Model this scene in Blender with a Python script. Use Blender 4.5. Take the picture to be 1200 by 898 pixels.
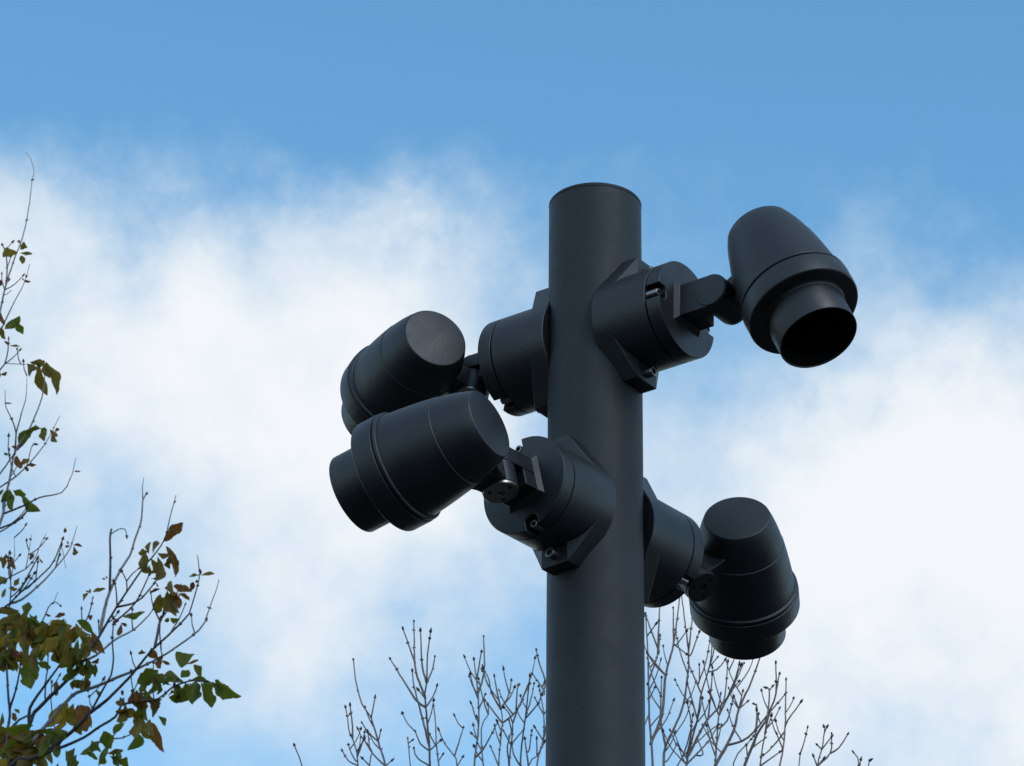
import bpy, bmesh, math, random
import numpy as np
from mathutils import Vector, Matrix, noise as mnoise

random.seed(11)
scn = bpy.context.scene
for o in list(bpy.data.objects):
    bpy.data.objects.remove(o)
col = scn.collection

# ------------------------------------------------------------------ camera
W, H = 1200.0, 898.0
PITCH, YAW, ROLL, FPX = 0.4833921256, -0.0261746373, 0.0115491261, 4207.6713821
CAM = Vector((0.0, -4.0305062868, 1.65))
FWD = Vector((math.sin(YAW) * math.cos(PITCH), math.cos(YAW) * math.cos(PITCH), math.sin(PITCH)))
_x = FWD.cross(Vector((0, 0, 1))).normalized()
_u = _x.cross(FWD)
RGT = _x * math.cos(ROLL) + _u * math.sin(ROLL)
UPV = -_x * math.sin(ROLL) + _u * math.cos(ROLL)
cd = bpy.data.cameras.new('camera')
cam = bpy.data.objects.new('camera', cd)
col.objects.link(cam)
cam.matrix_world = Matrix(((RGT.x, UPV.x, -FWD.x, CAM.x), (RGT.y, UPV.y, -FWD.y, CAM.y),
                           (RGT.z, UPV.z, -FWD.z, CAM.z), (0, 0, 0, 1)))
cd.sensor_width = 36.0
cd.lens = FPX / W * 36.0
cd.clip_start = 0.1
cd.clip_end = 5000
cd.dof.use_dof = True
cd.dof.focus_distance = 4.42
cd.dof.aperture_fstop = 70.0
scn.camera = cam


def at(px, py, Y):
    """the point on the vertical plane y = Y seen at photo pixel (px, py)"""
    d = FWD * FPX + RGT * (px - W / 2) + UPV * (H / 2 - py)
    return CAM + d * ((Y - CAM.y) / d.y)


# ------------------------------------------------------------------ world, sun, exposure
SUN_AZ, SUN_EL = math.radians(141), math.radians(40)
scn.view_settings.view_transform = 'Standard'
scn.view_settings.look = 'None'
scn.view_settings.exposure = 0.0
scn.view_settings.gamma = 1.0

wd = bpy.data.worlds.new('World')
scn.world = wd
wd.use_nodes = True
nt = wd.node_tree
N, L = nt.nodes, nt.links
bg = N['Background']


def wire(sock, val):
    if hasattr(val, 'is_output') or isinstance(val, bpy.types.NodeSocket):
        sock.id_data.links.new(val, sock)
    else:
        sock.default_value = val


def M(tree, op, a, b=None, c=None, clamp=False):
    n = tree.nodes.new('ShaderNodeMath')
    n.operation = op
    n.use_clamp = clamp
    wire(n.inputs[0], a)
    if b is not None:
        wire(n.inputs[1], b)
    if c is not None:
        wire(n.inputs[2], c)
    return n.outputs[0]


def V(tree, op, a, b=None):
    n = tree.nodes.new('ShaderNodeVectorMath')
    n.operation = op
    wire(n.inputs[0], a)
    if b is not None:
        wire(n.inputs[1], b)
    return n.outputs['Value'] if op in ('DOT_PRODUCT', 'LENGTH') else n.outputs['Vector']


def noise_tex(tree, vec, scale, detail=5.0, rough=0.55, distortion=0.0):
    n = tree.nodes.new('ShaderNodeTexNoise')
    if vec is not None:
        tree.links.new(vec, n.inputs['Vector'])
    n.inputs['Scale'].default_value = scale
    n.inputs['Detail'].default_value = detail
    n.inputs['Roughness'].default_value = rough
    n.inputs['Distortion'].default_value = distortion
    return n


def mix_col(tree, fac, a, b, mode='MIX'):
    n = tree.nodes.new('ShaderNodeMix')
    n.data_type = 'RGBA'
    n.blend_type = mode
    wire(n.inputs[0], fac)
    wire(n.inputs[6], a)
    wire(n.inputs[7], b)
    return n.outputs[2]


sky = N.new('ShaderNodeTexSky')
sky.sky_type = 'NISHITA'
sky.sun_disc = False
sky.sun_elevation = SUN_EL
sky.sun_rotation = SUN_AZ
sky.altitude = 0.0
sky.air_density = 1.0
sky.dust_density = 0.0
sky.ozone_density = 2.0
STR = 0.15

# clouds live on the sky by direction: (azimuth, elevation) measured from the open side of the sky
tc = N.new('ShaderNodeTexCoord')
dirv = tc.outputs['Generated']
wn = noise_tex(nt, dirv, 24.0, 6.0, 0.6)
warp = V(nt, 'MULTIPLY', V(nt, 'SUBTRACT', wn.outputs['Color'], (0.5, 0.5, 0.5)), (0.22, 0.22, 0.0))
sep = N.new('ShaderNodeSeparateXYZ')
L.new(dirv, sep.inputs[0])
az = M(nt, 'ARCTAN2', sep.outputs[0], sep.outputs[1])
el = M(nt, 'ARCSINE', sep.outputs[2])
KU = FPX / W
u = M(nt, 'MULTIPLY', M(nt, 'SUBTRACT', az, YAW), KU * math.cos(PITCH))
v = M(nt, 'MULTIPLY', M(nt, 'SUBTRACT', el, PITCH), KU)
comb = N.new('ShaderNodeCombineXYZ')
L.new(u, comb.inputs[0])
L.new(v, comb.inputs[1])
uv = V(nt, 'ADD', comb.outputs[0], warp)
CLOUDS = [(-0.54, -0.42, -0.151), (-0.386, -0.42, -0.147), (-0.231, -0.42, -0.073), (-0.077, -0.42, -0.203), (0.077, -0.42, -0.086), (0.231, -0.42, -0.027), (0.386, -0.42, 0.085), (0.54, -0.42, 0.242), (-0.54, -0.28, 0.055), (-0.386, -0.28, -0.003), (-0.231, -0.28, 0.153), (-0.077, -0.28, 0.024), (0.077, -0.28, -0.076), (0.231, -0.28, 0.069), (0.386, -0.28, 0.209), (0.54, -0.28, 0.19), (-0.54, -0.14, -0.09), (-0.386, -0.14, 0.151), (-0.231, -0.14, 0.154), (-0.077, -0.14, 0.207), (0.077, -0.14, 0.085), (0.231, -0.14, 0.294), (0.386, -0.14, 0.144), (0.54, -0.14, 0.332), (-0.54, -0.0, -0.017), (-0.386, -0.0, 0.346), (-0.231, -0.0, 0.173), (-0.077, -0.0, 0.337), (0.077, -0.0, -0.148), (0.231, -0.0, -0.145), (0.386, -0.0, 0.416), (0.54, -0.0, 0.115), (-0.54, 0.14, 0.333), (-0.386, 0.14, 0.045), (-0.231, 0.14, 0.21), (-0.077, 0.14, 0.183), (0.077, 0.14, 0.132), (0.231, 0.14, -0.296), (0.386, 0.14, 0.124), (0.54, 0.14, -0.382), (-0.54, 0.28, -0.39), (-0.386, 0.28, -0.35), (-0.231, 0.28, -0.426), (-0.077, 0.28, -0.442), (0.077, 0.28, -0.392), (0.231, 0.28, -0.135), (0.386, 0.28, -0.376), (0.54, 0.28, -0.053), (-0.54, 0.42, -0.29), (-0.386, 0.42, -0.163), (-0.231, 0.42, -0.163), (-0.077, 0.42, -0.126), (0.077, 0.42, -0.176), (0.231, 0.42, -0.338), (0.386, 0.42, -0.175), (0.54, 0.42, -0.478)]
dens = 0.45
for cx, cy, w in CLOUDS:
    q = V(nt, 'MULTIPLY', V(nt, 'SUBTRACT', uv, (cx, cy, 0)), (1 / 0.135, 1 / 0.135, 0))
    g = M(nt, 'POWER', math.e, M(nt, 'MULTIPLY', V(nt, 'DOT_PRODUCT', q, q), -1.0))
    dens = M(nt, 'MULTIPLY_ADD', g, w, dens)
fb = noise_tex(nt, dirv, 15.0, 10.0, 0.56)
fb3 = noise_tex(nt, V(nt, 'ADD', dirv, (3.1, 1.7, 5.3)), 55.0, 8.0, 0.6)
fb2 = noise_tex(nt, dirv, 5.0, 2.0, 0.5)
dens = M(nt, 'ADD', dens, M(nt, 'MULTIPLY', M(nt, 'SUBTRACT', fb3.outputs['Fac'], 0.5), 0.26))
dens = M(nt, 'ADD', dens, M(nt, 'MULTIPLY', M(nt, 'SUBTRACT', fb.outputs['Fac'], 0.5), 0.75))
dens = M(nt, 'ADD', dens, M(nt, 'MULTIPLY', M(nt, 'SUBTRACT', fb2.outputs['Fac'], 0.5), 0.15))
mr = N.new('ShaderNodeMapRange')
mr.interpolation_type = 'SMOOTHSTEP'
L.new(dens, mr.inputs['Value'])
mr.inputs['From Min'].default_value = -0.02
mr.inputs['From Max'].default_value = 1.0
hs = N.new('ShaderNodeHueSaturation')
hs.inputs['Hue'].default_value = 0.485
hs.inputs['Saturation'].default_value = 1.18
hs.inputs['Value'].default_value = 1.48
L.new(sky.outputs[0], hs.inputs['Color'])
skyc = hs.outputs['Color']
# cloud white, a little greyer where it is thin
cb = N.new('ShaderNodeMapRange')
L.new(dens, cb.inputs['Value'])
cb.inputs['From Min'].default_value = 0.4
cb.inputs['From Max'].default_value = 1.0
cloudc = mix_col(nt, cb.outputs[0], (0.56 / STR, 0.72 / STR, 0.86 / STR, 1), (0.90 / STR, 0.93 / STR, 0.965 / STR, 1))
L.new(mix_col(nt, mr.outputs[0], skyc, cloudc), bg.inputs['Color'])
bg.inputs['Strength'].default_value = STR

sd = bpy.data.lights.new('sun', 'SUN')
sd.energy = 0.8
sd.angle = math.radians(14)          # sun behind thin cloud
sd.color = (1.0, 0.975, 0.95)
sun = bpy.data.objects.new('sun', sd)
col.objects.link(sun)
sdir = Vector((math.sin(SUN_AZ) * math.cos(SUN_EL), math.cos(SUN_AZ) * math.cos(SUN_EL), math.sin(SUN_EL)))
sun.rotation_euler = sdir.to_track_quat('Z', 'Y').to_euler()
sun.location = sdir * 30


# ------------------------------------------------------------------ materials
def principled(name, base, rough=0.5, spec=0.5, metallic=0.0):
    m = bpy.data.materials.new(name)
    m.use_nodes = True
    p = m.node_tree.nodes['Principled BSDF']
    p.inputs['Base Color'].default_value = (*base, 1)
    p.inputs['Roughness'].default_value = rough
    p.inputs['Specular IOR Level'].default_value = spec
    p.inputs['Metallic'].default_value = metallic
    return m, p


def powder_coat(name, base, rough, dust=0.12, spec=0.66):
    """fine-textured anthracite powder coat with faint dust and water marks"""
    m, p = principled(name, base, rough, spec)
    t = m.node_tree
    tc = t.nodes.new('ShaderNodeTexCoord')
    o = tc.outputs['Object']
    n1 = noise_tex(t, o, 22.0, 7.0, 0.65)
    n2 = noise_tex(t, o, 420.0, 4.0, 0.7)
    n3 = noise_tex(t, o, 260.0, 2.0, 0.5)
    lo = tuple(c * 0.86 for c in base) + (1,)
    hi = tuple(c * 1.22 + 0.0004 for c in base) + (1,)
    c1 = mix_col(t, n1.outputs['Fac'], lo, hi)
    c1 = mix_col(t, n2.outputs['Fac'], mix_col(t, 1.0, c1, (0.35, 0.35, 0.35, 1), 'MULTIPLY'), mix_col(t, 1.0, c1, (1.7, 1.7, 1.7, 1), 'MULTIPLY'))
    # faint rain and handling streaks along each piece
    n4 = noise_tex(t, V(t, 'MULTIPLY', o, (3.0, 90.0, 90.0)), 1.0, 5.0, 0.6)
    n5 = noise_tex(t, o, 9.0, 4.0, 0.6)
    st = M(t, 'MULTIPLY', M(t, 'SUBTRACT', n4.outputs['Fac'], 0.48, clamp=True), M(t, 'MULTIPLY', n5.outputs['Fac'], dust))
    c1 = mix_col(t, st, c1, (0.09, 0.09, 0.088, 1))
    # pale specks of grit
    sp = t.nodes.new('ShaderNodeMapRange')
    t.links.new(n3.outputs['Fac'], sp.inputs['Value'])
    sp.inputs['From Min'].default_value = 0.74
    sp.inputs['From Max'].default_value = 0.80
    sp.inputs['To Max'].default_value = 0.35
    c2 = mix_col(t, sp.outputs[0], c1, (0.16, 0.16, 0.155, 1))
    t.links.new(c2, p.inputs['Base Color'])
    t.links.new(M(t, 'MULTIPLY_ADD', n1.outputs['Fac'], 0.34, rough - 0.17), p.inputs['Roughness'])
    b = t.nodes.new('ShaderNodeBump')
    b.inputs['Strength'].default_value = 0.40
    b.inputs['Distance'].default_value = 0.0008
    t.links.new(n2.outputs['Fac'], b.inputs['Height'])
    t.links.new(b.outputs[0], p.inputs['Normal'])
    return m


M_POLE = powder_coat('pole_coating', (0.0175, 0.0190, 0.0215), 0.58, 0.45, 0.42)
M_COAT = powder_coat('anthracite_coating', (0.0042, 0.0052, 0.0075), 0.46)
M_INNER, _ = principled('matt_black_lining', (0.006, 0.006, 0.006), 0.9, 0.1)
M_STEEL, p = principled('stainless_steel', (0.28, 0.27, 0.25), 0.34, 0.5, 1.0)
t = M_STEEL.node_tree
_n = noise_tex(t, None, 120.0, 4.0, 0.6)
t.links.new(M(t, 'MULTIPLY_ADD', _n.outputs['Fac'], 0.3, 0.2), p.inputs['Roughness'])
M_DULL, p = principled('weathered_steel', (0.34, 0.31, 0.27), 0.36, 0.5, 1.0)
M_GLASS, p = principled('lens_glass', (0.015, 0.017, 0.02), 0.12, 0.5)


def bark(name, lo, hi, scale):
    m, p = principled(name, lo, 0.8, 0.2)
    t = m.node_tree
    tc = t.nodes.new('ShaderNodeTexCoord')
    n1 = noise_tex(t, tc.outputs['Object'], scale, 6.0, 0.65)
    r = t.nodes.new('ShaderNodeMapRange')
    t.links.new(n1.outputs['Fac'], r.inputs['Value'])
    r.inputs['From Min'].default_value = 0.32
    r.inputs['From Max'].default_value = 0.68
    t.links.new(mix_col(t, r.outputs[0], (*lo, 1), (*hi, 1)), p.inputs['Base Color'])
    b = t.nodes.new('ShaderNodeBump')
    b.inputs['Strength'].default_value = 0.5
    b.inputs['Distance'].default_value = 0.004
    t.links.new(n1.outputs['Fac'], b.inputs['Height'])
    t.links.new(b.outputs[0], p.inputs['Normal'])
    return m


M_BARK_DARK = bark('dark_bark', (0.045, 0.034, 0.032), (0.11, 0.085, 0.08), 40)
M_BARK_PALE = bark('pale_bark', (0.13, 0.115, 0.11), (0.27, 0.24, 0.23), 40)
M_TWIG = bark('twig_bark', (0.12, 0.088, 0.074), (0.27, 0.21, 0.185), 60)
M_BUD, _ = principled('bud_scales', (0.05, 0.022, 0.018), 0.5, 0.4)


def leaf_mat(name, a, b, edge):
    m, p = principled(name, a, 0.5, 0.22)
    t = m.node_tree
    tc = t.nodes.new('ShaderNodeTexCoord')
    oi = t.nodes.new('ShaderNodeObjectInfo')
    off = V(t, 'ADD', tc.outputs['Object'], V(t, 'MULTIPLY', oi.outputs['Location'], (7, 7, 7)))
    n1 = noise_tex(t, off, 2.2, 5.0, 0.62)
    r = t.nodes.new('ShaderNodeMapRange')
    t.links.new(n1.outputs['Fac'], r.inputs['Value'])
    r.inputs['From Min'].default_value = 0.36
    r.inputs['From Max'].default_value = 0.66
    c = mix_col(t, r.outputs[0], (*a, 1), (*b, 1))
    n2 = noise_tex(t, off, 5.0, 4.0, 0.6)
    r2 = t.nodes.new('ShaderNodeMapRange')
    t.links.new(n2.outputs['Fac'], r2.inputs['Value'])
    r2.inputs['From Min'].default_value = 0.58
    r2.inputs['From Max'].default_value = 0.68
    c = mix_col(t, r2.outputs[0], c, (*edge, 1))
    t.links.new(c, p.inputs['Base Color'])
    tr = t.nodes.new('ShaderNodeBsdfTranslucent')
    t.links.new(mix_col(t, 1.0, c, (1.5, 1.5, 0.8, 1), 'MULTIPLY'), tr.inputs['Color'])
    mx = t.nodes.new('ShaderNodeMixShader')
    mx.inputs[0].default_value = 0.55
    t.links.new(p.outputs[0], mx.inputs[1])
    t.links.new(tr.outputs[0], mx.inputs[2])
    t.links.new(mx.outputs[0], t.nodes['Material Output'].inputs['Surface'])
    return m


M_LEAF = {
    'g': leaf_mat('green_leaf', (0.066, 0.092, 0.012), (0.125, 0.145, 0.022), (0.14, 0.075, 0.020)),
    'o': leaf_mat('olive_leaf', (0.115, 0.084, 0.018), (0.19, 0.14, 0.032), (0.18, 0.072, 0.018)),
    'y': leaf_mat('yellowing_leaf', (0.30, 0.19, 0.022), (0.17, 0.13, 0.022), (0.22, 0.085, 0.016)),
    'b': leaf_mat('brown_leaf', (0.19, 0.082, 0.022), (0.12, 0.048, 0.018), (0.28, 0.15, 0.05)),
    'r': leaf_mat('reddish_leaf', (0.17, 0.042, 0.022), (0.09, 0.03, 0.018), (0.18, 0.075, 0.036)),
}
M_GROUND, p = principled('ground_asphalt', (0.05, 0.05, 0.05), 0.9, 0.2)
t = M_GROUND.node_tree
_tc = t.nodes.new('ShaderNodeTexCoord')
_n = noise_tex(t, _tc.outputs['Object'], 3.0, 8.0, 0.7)
t.links.new(mix_col(t, _n.outputs['Fac'], (0.028, 0.027, 0.025, 1), (0.060, 0.057, 0.052, 1)), p.inputs['Base Color'])


# ------------------------------------------------------------------ object helpers
def obj(name, me, mat, parent=None, sharp=None):
    if isinstance(me, bmesh.types.BMesh):
        bm = me
        bmesh.ops.recalc_face_normals(bm, faces=bm.faces)
        me = bpy.data.meshes.new(name)
        bm.to_mesh(me)
        bm.free()
    if mat is not None and not me.materials:
        me.materials.append(mat)
    if sharp is not None:
        me.polygons.foreach_set('use_smooth', [True] * len(me.polygons))
        me.set_sharp_from_angle(angle=math.radians(sharp))
    o = bpy.data.objects.new(name, me)
    col.objects.link(o)
    if parent is not None:
        o.parent = parent
    return o


def thing(name, label, cat, loc=(0, 0, 0), group=None):
    o = bpy.data.objects.new(name, None)
    o.empty_display_size = 0.05
    col.objects.link(o)
    o.location = loc
    o['label'] = label
    o['category'] = cat
    if group:
        o['group'] = group
    return o


def frame(origin, x, y, z):
    return Matrix(((x[0], y[0], z[0], origin[0]), (x[1], y[1], z[1], origin[1]),
                   (x[2], y[2], z[2], origin[2]), (0, 0, 0, 1)))


def revolve(profile, seg=96, closed=False):
    """profile of (axial, radius), turned about +X"""
    bm = bmesh.new()
    rings = []
    for x, r in profile:
        if r < 1e-6:
            rings.append([bm.verts.new((x, 0, 0))])
        else:
            rings.append([bm.verts.new((x, r * math.cos(2 * math.pi * k / seg), r * math.sin(2 * math.pi * k / seg)))
                          for k in range(seg)])
    pairs = list(zip(rings, rings[1:]))
    if closed:
        pairs.append((rings[-1], rings[0]))
    for a, b in pairs:
        for k in range(seg):
            k2 = (k + 1) % seg
            if len(a) == 1 and len(b) > 1:
                bm.faces.new((a[0], b[k2], b[k]))
            elif len(b) == 1 and len(a) > 1:
                bm.faces.new((a[k], a[k2], b[0]))
            elif len(a) > 1:
                bm.faces.new((a[k], a[k2], b[k2], b[k]))
    return bm


def extrude_poly(pts, x0, x1, inset=0.0):
    """polygon in (y, z), extruded along X; the far end may be bevelled by inset"""
    bm = bmesh.new()
    a = [bm.verts.new((x0, y, z)) for y, z in pts]
    b = [bm.verts.new((x1, y, z)) for y, z in pts]
    n = len(pts)
    bm.faces.new(a)
    top = bm.faces.new(b)
    for k in range(n):
        bm.faces.new((a[k], a[(k + 1) % n], b[(k + 1) % n], b[k]))
    return bm


def bevel(o, w, seg=2, angle=35):
    m = o.modifiers.new('edge_round', 'BEVEL')
    m.width = w
    m.segments = seg
    m.limit_method = 'ANGLE'
    m.angle_limit = math.radians(angle)
    m.harden_normals = False
    return o


# ------------------------------------------------------------------ ground
bm = bmesh.new()
S = 2500.0
n = 12
g = [[bm.verts.new((-S + 2 * S * i / n, -S + 2 * S * j / n, 0)) for j in range(n + 1)] for i in range(n + 1)]
for i in range(n):
    for j in range(n):
        bm.faces.new((g[i][j], g[i + 1][j], g[i + 1][j + 1], g[i][j + 1]))
o = obj('ground', bm, M_GROUND)
o['kind'] = 'structure'

# ------------------------------------------------------------------ the lighting column
R = 0.06
HT = 4.0262
HU, HL = 3.828614, 3.569478
AZU, AZL = math.radians(-34.786), math.radians(-128.658)
post = thing('lamp_post', 'tall plain dark grey round metal column carrying the four floodlights', 'lamp post')
UPFRAME = frame((0, 0, 0), (0, 0, 1), (1, 0, 0), (0, 1, 0))
sh = obj('shaft', revolve([(0.0, R), (HT - 0.0045, R), (HT - 0.0041, R - 0.0005), (HT - 0.0041, 0.0)], 160), M_POLE, post, 40)
sh.matrix_basis = UPFRAME
cp = obj('end_cap', revolve([(HT - 0.0039, 0.0), (HT - 0.0039, R - 0.0003), (HT - 0.0037, R + 0.0002), (HT - 0.0004, R + 0.0004),
                             (HT + 0.0006, R - 0.0004), (HT + 0.0010, 0.0)], 160), M_POLE, post, 40)
cp.matrix_basis = UPFRAME
bp = obj('base_plate', revolve([(0.0, 0.15), (0.012, 0.15), (0.014, 0.148), (0.014, R)], 64), M_POLE, post, 40)
bp.matrix_basis = UPFRAME
for k in range(4):
    an = math.pi / 4 + k * math.pi / 2
    b = obj('anchor_bolt', revolve([(0.014, 0.0), (0.014, 0.016), (0.026, 0.016), (0.028, 0.014), (0.028, 0.0)], 6), M_STEEL, post)
    b.matrix_basis = frame((0.115 * math.cos(an), 0.115 * math.sin(an), 0.0), (0, 0, 1), (1, 0, 0), (0, 1, 0))

# ------------------------------------------------------------------ floodlights (one design, four poses)
RM, LF = 0.0638, 0.1397          # drum radius, distance of its face from the pole axis
LP = 0.0512                      # hinge beyond the face
XK = 0.0565                      # hinge station along the head


def drum_mesh():
    return revolve([(0.0376, 0.0), (0.0376, RM - 0.001), (0.0386, RM), (0.1176, RM), (0.1184, RM - 0.0010),
                    (0.1186, RM - 0.0030), (0.1186, 0.0)], 128)


def saddle_mesh():
    """clamp block: hexagonal outline with pointed ends, faceted front, back cut to the pole"""
    bm = bmesh.new()
    front = lambda b: 0.0797 if abs(b) <= 0.0200001 else 0.0797 - (abs(b) - 0.02) * 0.50
    half = lambda b: 0.0865 if abs(b) <= 0.0200001 else 0.0865 - (abs(b) - 0.02) * 1.54
    bs = [-0.0534, -0.048, -0.042, -0.034, -0.027, -0.02, -0.01, 0, 0.01, 0.02, 0.027, 0.034, 0.042, 0.048, 0.0534]
    fr, fb, bt, bb = [], [], [], []
    for b in bs:
        bk = max(0.0385, math.sqrt(max(0, (R - 0.0006) ** 2 - b * b)))
        fr.append(bm.verts.new((front(b), b, half(b))))
        fb.append(bm.verts.new((front(b), b, -half(b))))
        bt.append(bm.verts.new((bk, b, half(b))))
        bb.append(bm.verts.new((bk, b, -half(b))))
    for k in range(len(bs) - 1):
        bm.faces.new((fr[k], fr[k + 1], fb[k + 1], fb[k]))
        bm.faces.new((bt[k], bb[k], bb[k + 1], bt[k + 1]))
        bm.faces.new((fr[k], bt[k], bt[k + 1], fr[k + 1]))
        bm.faces.new((fb[k], fb[k + 1], bb[k + 1], bb[k]))
    for k in (0, -1):
        bm.faces.new((fr[k], fb[k], bb[k], bt[k]))
    return bm


def cap_mesh():
    """rotating end plate with two rim notches on +-Y (the hinge axis) for the screws"""
    pts = []
    hw, dp = 0.0098, 0.0178
    a0 = math.asin(hw / RM)
    for s in (0, 1):
        st = s * math.pi
        y1 = RM - dp
        for yy, zz in ((RM * math.cos(a0), -hw), (y1 + 0.004, -hw), (y1 + 0.0012, -hw * 0.72), (y1, -hw * 0.3),
                       (y1, hw * 0.3), (y1 + 0.0012, hw * 0.72), (y1 + 0.004, hw)):
            pts.append((yy * math.cos(st) - zz * math.sin(st), yy * math.sin(st) + zz * math.cos(st)))
        for k in range(49):
            an = st + a0 + (math.pi - 2 * a0) * k / 48
            pts.append((RM * math.cos(an), RM * math.sin(an)))
        pts.pop()
    return extrude_poly(pts, 0.1203, LF)


def arm_mesh():
    """X out of the plate, Y the hinge axis (+Y towards the fixed cheek), Z across"""
    bm = bmesh.new()
    h = 0.0225
    # fixed cheek with a rounded end
    out = [(0.0, -h), (LP, -h)] + [(LP + h * math.sin(a), -h * math.cos(a)) for a in [math.pi * k / 28 for k in range(1, 28)]] + [(LP, h), (0.0, h)]
    lo = [bm.verts.new((x, 0.0012, z)) for x, z in out]
    hi = [bm.verts.new((x, 0.0240, z)) for x, z in out]
    bm.faces.new(lo)
    bm.faces.new(hi)
    for k in range(len(out)):
        k2 = (k + 1) % len(out)
        bm.faces.new((lo[k], lo[k2], hi[k2], hi[k]))
    # shoulder block on the other side, stops short of the barrel
    vs = [bm.verts.new((x, y, z)) for x in (0.0, 0.0268) for y in (-0.0225, 0.0011) for z in (-h + 0.0002, h - 0.0002)]
    for f in ((0, 1, 3, 2), (4, 6, 7, 5), (0, 4, 5, 1), (2, 3, 7, 6), (0, 2, 6, 4), (1, 5, 7, 3)):
        bm.faces.new([vs[k] for k in f])
    return bm


def root_mesh():
    """flared foot of the arm on the plate"""
    bm = bmesh.new()
    a = [bm.verts.new((-0.001, y, z)) for y, z in ((-0.0285, -0.0285), (0.0300, -0.0285), (0.0300, 0.0285), (-0.0285, 0.0285))]
    b = [bm.verts.new((0.0062, y, z)) for y, z in ((-0.0226, -0.0226), (0.0241, -0.0226), (0.0241, 0.0226), (-0.0226, 0.0226))]
    bm.faces.new(a)
    bm.faces.new(b)
    for k in range(4):
        bm.faces.new((a[k], a[(k + 1) % 4], b[(k + 1) % 4], b[k]))
    return bm


def knuckle_mesh():
    """X towards the head axis, Y the hinge axis, Z along the head; barrel plus neck"""
    bm = revolve([(-0.0300, 0.0), (-0.0300, 0.0217), (-0.0292, 0.0225), (0.0002, 0.0225), (0.0010, 0.0217), (0.0010, 0.0)], 64)
    for v_ in bm.verts:
        v_.co = Vector((v_.co.y, v_.co.x, v_.co.z))
    prof = [(0.0, 0.0195), (0.012, 0.0190), (0.022, 0.0205), (0.040, 0.0270)]
    rows = []
    for x, hz in prof:
        ys = (-0.0292, -0.0280, -0.0010, 0.0002)
        zi = hz - 0.0012
        rows.append([bm.verts.new((x, ys[0], -zi)), bm.verts.new((x, ys[1], -hz)), bm.verts.new((x, ys[2], -hz)), bm.verts.new((x, ys[3], -zi)),
                     bm.verts.new((x, ys[3], zi)), bm.verts.new((x, ys[2], hz)), bm.verts.new((x, ys[1], hz)), bm.verts.new((x, ys[0], zi))])
    bm.faces.new(rows[0])
    bm.faces.new(rows[-1])
    for a, b in zip(rows, rows[1:]):
        for k in range(8):
            bm.faces.new((a[k], a[(k + 1) % 8], b[(k + 1) % 8], b[k]))
    return bm


def socket_screw(r, hgt):
    """cap screw, head along +X, with a hexagon socket"""
    bm = bmesh.new()
    seg = 24
    def ring(x, rr, n=seg, off=0.0):
        return [bm.verts.new((x, rr * math.cos(2 * math.pi * k / n + off), rr * math.sin(2 * math.pi * k / n + off))) for k in range(n)]
    hexr = lambda a: 0.56 * r / max(abs(math.cos(((a + math.pi / 6) % (math.pi / 3)) - math.pi / 6)), 0.5)
    rs = [ring(0, r), ring(hgt - 0.0006, r), ring(hgt, r - 0.0006)]
    inn = [bm.verts.new((hgt, hexr(2 * math.pi * k / seg) * math.cos(2 * math.pi * k / seg), hexr(2 * math.pi * k / seg) * math.sin(2 * math.pi * k / seg))) for k in range(seg)]
    dep = [bm.verts.new((hgt * 0.45, v_.co.y, v_.co.z)) for v_ in inn]
    rs += [inn, dep]
    for a, b in zip(rs, rs[1:]):
        for k in range(seg):
            bm.faces.new((a[k], a[(k + 1) % seg], b[(k + 1) % seg], b[k]))
    bm.faces.new(dep)
    bm.faces.new(rs[0])
    return bm


def hinge_disc_mesh():
    """steel end washer of the hinge with a centre hole and three small holes (dimples), along -Y"""
    bm = bmesh.new()
    seg = 64
    prof = [(0.0, 0.0218), (-0.0032, 0.0218), (-0.0040, 0.0208), (-0.0040, 0.0052), (-0.0012, 0.0046), (-0.0012, 0.0)]
    bm2 = revolve(prof, seg)
    for v_ in bm2.verts:
        v_.co = Vector((v_.co.y, v_.co.x, v_.co.z))
    return bm2


HOUSING = [(0.0, 0.0), (0.0, 0.0408), (0.0004, 0.0421), (0.0014, 0.0430), (0.012, 0.0471), (0.024, 0.0510), (0.036, 0.0541), (0.0474, 0.0566)]
BODY = [(0.0474, 0.0564), (0.0482, 0.0574), (0.0580, 0.0592), (0.066, 0.0606), (0.085, 0.0634), (0.100, 0.0653), (0.1160, 0.0670), (0.1164, 0.0671)]
BEZEL = [(0.1164, 0.0662), (0.1166, 0.0684), (0.1172, 0.0698), (0.1182, 0.0707), (0.1196, 0.0709), (0.1208, 0.0705), (0.1214, 0.0696), (0.1216, 0.0682),
         (0.1234, 0.0682), (0.1236, 0.0704), (0.1243, 0.0713), (0.1255, 0.0716), (0.1490, 0.0716), (0.1508, 0.0711), (0.1519, 0.0701), (0.1523, 0.0688),
         (0.1523, 0.0560), (0.1528, 0.0535), (0.1542, 0.0515), (0.1560, 0.0506)]
SNOOT = [(0.1560, 0.0504), (0.1978, 0.0504), (0.1985, 0.0500), (0.1986, 0.0494), (0.1982, 0.0487), (0.1970, 0.0484)]
LINING = [(0.1970, 0.0483), (0.118, 0.0470), (0.112, 0.0440)]
LENS = [(0.114, 0.0), (0.114, 0.0462), (0.117, 0.0462), (0.121, 0.030), (0.1225, 0.0)]


def to_mesh(name, bm, sharp):
    bmesh.ops.recalc_face_normals(bm, faces=bm.faces)
    me = bpy.data.meshes.new(name)
    bm.to_mesh(me)
    bm.free()
    me.polygons.foreach_set('use_smooth', [True] * len(me.polygons))
    me.set_sharp_from_angle(angle=math.radians(sharp))
    return me


def mesh_of(name, bm, sharp, mat):
    me = to_mesh(name, bm, sharp)
    me.materials.append(mat)
    return me


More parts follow.
